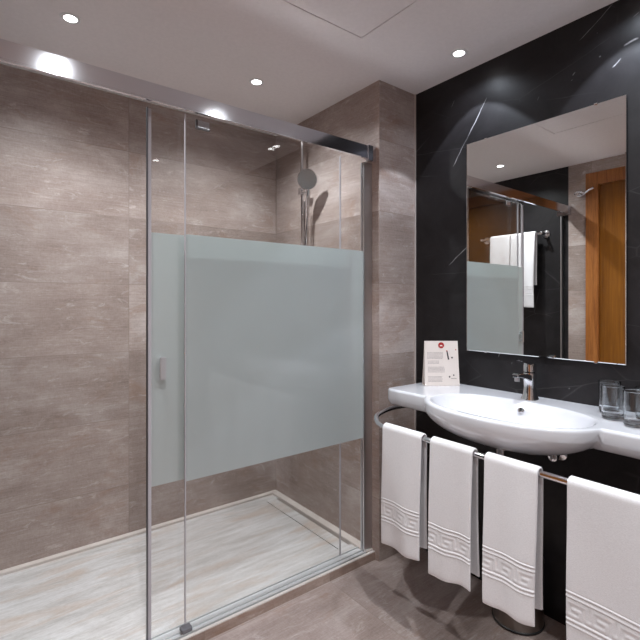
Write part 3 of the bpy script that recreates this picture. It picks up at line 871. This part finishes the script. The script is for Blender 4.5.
# ---------------------------------------------------------------- towels
KEY = ["11111110",
       "10000010",
       "10111010",
       "10100010",
       "10111111"]
def key_at(u, v):
    """raised Greek key: u metres along, v 0..1 up the band"""
    cell = 0.0085
    fu = u / cell; fv = (1-v) * 5 - 0.5
    iu, iv = math.floor(fu), math.floor(fv); du, dv = fu-iu, fv-iv
    def g(a, b):
        if b < 0 or b > 4: return 0
        return int(KEY[b][a % 8])
    sm = lambda t: t*t*(3-2*t)
    du, dv = sm(du), sm(dv)
    return (g(iu,iv)*(1-du)+g(iu+1,iv)*du)*(1-dv) + (g(iu,iv+1)*(1-du)+g(iu+1,iv+1)*du)*dv
def ridge(z, c, w):
    d = abs(z-c)/w
    return max(0, 1-d*d)
def make_towel(bar, z_front, z_back, half, barR, thick, seed, out=-1, band=True, gap=0.0, wave=0.006, sag=0.01, slack=0.0):
    """bar=(x, yc, z). Sheet hangs over a bar along Y; 'out' is the x direction of the front leaf."""
    rnd = random.Random(seed)
    ph = [rnd.uniform(0, 6.28) for _ in range(6)]
    xc, yc, zc = bar
    R = barR + thick/2 + 0.0008 + slack*0
    rows = []          # (kind, value) param along the sheet
    Lf = zc - z_front; Lb = zc - z_back
    s = []
    z = 0
    while z < Lf:
        s.append(('f', zc - Lf + z)); zz = zc - Lf + z
        z += 0.0022 if (band and z_front+0.08 < zz < z_front+0.215) else 0.008
    for k in range(13): s.append(('a', math.pi * k/12))
    z = 0.008
    while z < Lb: s.append(('b', zc - z)); z += 0.010
    s.append(('b', z_back))
    nu = int(2*half/0.003)
    def centre(kind, v, u):
        t = u / half
        if kind == 'a':
            return Vector((xc + out*R*math.cos(v), yc+u, zc + R*math.sin(v))), Vector((out*math.cos(v), 0, math.sin(v)))
        side = 1 if kind == 'f' else -1
        h = zc - v; hh = min(1, h/0.45)
        wv = wave*hh*(math.sin(2.6*t + ph[0] + (0 if side > 0 else 1.0)) + 0.5*math.sin(5.1*t + ph[1]))
        x = xc + out*side*(R + gap*hh) + out*wv + (out*0.006*hh if side > 0 else 0)
        y = yc + u*(1 - 0.02*hh) + 0.003*math.sin(h*9 + ph[2])*hh
        L = Lf if side > 0 else Lb
        zz = v - (sag*(0.5*math.sin(2.2*t + ph[3]) + 0.25*math.sin(4.7*t+ph[4])) + (0.008*t if out < 0 else 0))*(h/L)**2
        return Vector((x, y, zz)), Vector((out*side, 0, 0))
    bm = bmesh.new(); outer = []; inner = []
    for kind, v in s:
        ro, ri = [], []
        for i in range(nu+1):
            u = -half + 2*half*i/nu
            c, n = centre(kind, v, u)
            e = min(i, nu-i) / nu * 2*half
            k = 1.0 if e > thick/2 else max(0.25, math.sqrt(max(0, 1-(1-e/(thick/2))**2)))
            b = 0
            if band and kind == 'f':
                z0 = z_front + 0.094
                b = -0.0012 if z0 - 0.006 < v < z0+0.095 else 0
                b += 0.0028*ridge(v, z0, .0048) + 0.0028*ridge(v, z0+0.013, .0046) + 0.0028*ridge(v, z0+0.076, .0046) + 0.0028*ridge(v, z0+0.089, .0046)
                vv = (v - (z0+0.022)) / 0.045
                if -0.1 < vv < 1.1: b += 0.0018*key_at(u+half, vv)
            if kind == 'f' and v - z_front < 0.006: k *= 0.6 + 0.4*(v-z_front)/0.006
            ro.append(bm.verts.new(c + n*(thick/2*k + b))); ri.append(bm.verts.new(c - n*(thick/2*k)))
        outer.append(ro); inner.append(ri)
    for A, B, fl in ((outer, None, 0), (inner, None, 1)):
        for a, b in zip(A, A[1:]):
            for i in range(nu):
                f = [a[i], a[i+1], b[i+1], b[i]]
                bm.faces.new(f if fl else f[::-1])
    for j in range(len(outer)-1):
        bm.faces.new([outer[j][0], inner[j][0], inner[j+1][0], outer[j+1][0]])
        bm.faces.new([outer[j][nu], outer[j+1][nu], inner[j+1][nu], inner[j][nu]])
    for i in range(nu):
        bm.faces.new([outer[0][i], outer[0][i+1], inner[0][i+1], inner[0][i]])
        bm.faces.new([outer[-1][i], inner[-1][i], inner[-1][i+1], outer[-1][i+1]])
    bmesh.ops.recalc_face_normals(bm, faces=bm.faces[:])
    return bm
GT = 'white towels on the basin rail'
tspec = [(1.352, 1.146, 0.306, 'white hand towel with woven bands, hanging beside the tiled pillar, first from the left', 11),
         (1.104, 0.922, 0.300, 'white hand towel with woven bands, second from the left on the basin rail', 22),
         (0.876, 0.694, 0.306, 'white hand towel with woven bands, third from the left, hanging above the steel bin', 33),
         (0.608, 0.280, 0.290, 'widest white towel with woven bands, at the right edge of the photo', 44)]
for y1, y0, zf, lab, sd in tspec:
    bm = make_towel((BX, (y0+y1)/2, BZ), zf, zf+0.03, (y1-y0)/2, BR, 0.0095, sd, wave=0.005, gap=0.007, sag=0.006, slack=0.004)
    tag(obj('hand_towel', bm, M['terry'], smooth=True), lab, 'towel', GT)

# ---------------------------------------------------------------- towel bar and towels inside the shower (seen in the mirror)
WX = XL + 0.085; WZ = 1.885
wt = thing('wall_towel_bar', 'chrome towel bar on the black wall inside the shower, seen in the mirror', 'towel rail', (XL, 2.15, WZ))
bm = bmesh.new(); tube(bm, [(WX, 1.845, WZ), (WX, 2.41, WZ)], 0.010, 14); obj('bar', bm, M['chrome'], wt, smooth=True)
for y in (1.85, 2.40):
    bm = bmesh.new(); lathe(bm, [(0.032, 0.0), (0.032, 0.008), (0.014, 0.016), (0.012, 0.098), (0.0, 0.104)], (XL+0.0003, y, WZ), 22, (Vector((0,1,0)), Vector((0,0,1)), Vector((1,0,0))))
    obj('wall_post', bm, M['chrome'], wt, smooth=True)
bm = make_towel((WX, 2.005, WZ), 1.26, 1.45, 0.108, 0.010, 0.012, 5, out=1, band=True, wave=0.012, gap=0.008)
tag(obj('bath_towel', bm, M['terry'], smooth=True), 'folded white towel seen in the mirror, hanging nearer the bar end flange', 'towel', 'towels seen in the mirror')
bm = make_towel((WX, 2.215, WZ), 1.26, 1.45, 0.095, 0.010, 0.012, 6, out=1, band=True, wave=0.010, gap=0.008)
tag(obj('bath_towel', bm, M['terry'], smooth=True), 'folded white towel seen in the mirror, left one, half behind frosted glass', 'towel', 'towels seen in the mirror')

# robe hook by the door
hk = thing('robe_hook', 'chrome ring hook on the pale tile beside the oak door, seen in the mirror', 'hook', (XL, 1.575, 2.175))
bm = bmesh.new(); lathe(bm, [(0.022, 0.0), (0.022, 0.006), (0.012, 0.010), (0.010, 0.030)], (XL+0.0003, 1.575, 2.175), 20, (Vector((0,1,0)), Vector((0,0,1)), Vector((1,0,0))))
obj('hook_base', bm, M['chrome'], hk, smooth=True)
bm = bmesh.new()
pts = [(XL+0.035+0.026*math.cos(a)*0.9, 1.575+0.030*math.sin(a), 2.170+0.012*math.cos(a)) for a in [math.pi*1.7*k/24 - 1.1 for k in range(25)]]
pts = pts + [(XL+0.045, 1.50, 2.187), (XL+0.05, 1.465, 2.197)]
tube(bm, pts, 0.008, 10)
obj('hook_arm', bm, M['chrome'], hk, smooth=True)

# ---------------------------------------------------------------- bin
BC = (1.787, 0.985, 0)
bn = thing('waste_bin', 'dark brushed steel round bin on the floor behind the third towel', 'bin', BC)
bc = BC
bm = bmesh.new(); lathe(bm, [(0.0, 0.002), (0.096, 0.002), (0.100, 0.006), (0.100, 0.010), (0.097, 0.012)], bc, 48, cap=False); obj('base_ring', bm, M['black_plastic'], bn, smooth=True)
bm = bmesh.new(); lathe(bm, [(0.097, 0.012), (0.097, 0.255), (0.094, 0.258), (0.092, 0.255), (0.092, 0.026)], bc, 48, cap=False); obj('bucket', bm, M['brown_steel'], bn, smooth=True)
bm = bmesh.new(); lathe(bm, [(0.0985, 0.259), (0.0985, 0.266), (0.086, 0.280), (0.05, 0.290), (0.0, 0.292)], bc, 48, cap=False); obj('lid', bm, M['brown_steel'], bn, smooth=True)

# ---------------------------------------------------------------- downlights
def lamp(parent, energy, size, blend, rad, dz, col=None):
    d = bpy.data.lights.new('beam', 'SPOT')
    d.energy = energy; d.spot_size = math.radians(size); d.spot_blend = blend
    d.shadow_soft_size = rad; d.color = col or LAMP_COL
    o = bpy.data.objects.new('beam', d); COL.objects.link(o)
    o.parent = parent; o.location = (0, 0, dz)
    return o
dl = None
lights = [((0.316, 2.015), 'ceiling downlight above the open side of the shower, upper left', 1.0),
          ((1.152, 2.020), 'ceiling downlight above the shower, near the hand shower', 1.0),
          ((1.738, 1.234), 'ceiling downlight close to the black wall, left of the mirror', 1.15),
          ((1.738, 0.615), 'ceiling downlight close to the black wall, over the tumblers', 1.3),
          ((0.320, 0.850), 'ceiling downlight outside the shower, near the oak door', 0.9),
          ((1.170, 0.740), 'ceiling downlight in the middle of the room, in front of the basin', 0.75),
          ((1.160, -0.17), 'ceiling downlight behind the camera, towards the black wall', 0.9),
          ((0.320, -0.20), 'ceiling downlight behind the camera, towards the door wall', 0.9)]
for i, ((x, y), lab, k) in enumerate(lights):
    t = thing('ceiling_downlight', lab, 'ceiling light', (x, y, CEIL), 'recessed ceiling downlights')
    bm = bmesh.new(); lathe(bm, [(0.024, -0.0005), (0.024, -0.003), (0.034, -0.004), (0.038, -0.0005)], (x, y, CEIL), 32, cap=False)
    obj('ring', bm, M['white_plastic'], t, smooth=True)
    bm = bmesh.new(); lathe(bm, [(0.0, -0.0025), (0.024, -0.0025)], (x, y, CEIL), 32, cap=False)
    obj('bulb', bm, M['lamp'], t)
    if x > 1.6:      # the two lamps that wash the black wall: a crisp cone and a faint wide spill
        lamp(t, LAMP_W*k*1.25, 86, 0.08, 0.012, -0.008, WASH_COL)
        lamp(t, 2.6*k, 140, 0.5, 0.012, -0.008, WASH_COL)
    else:
        lamp(t, LAMP_W*k*4.4, 126, 1.0, 0.02, -0.008)
        lamp(t, LAMP_WIDE*k, 150, 0.6, 0.02, -0.008)
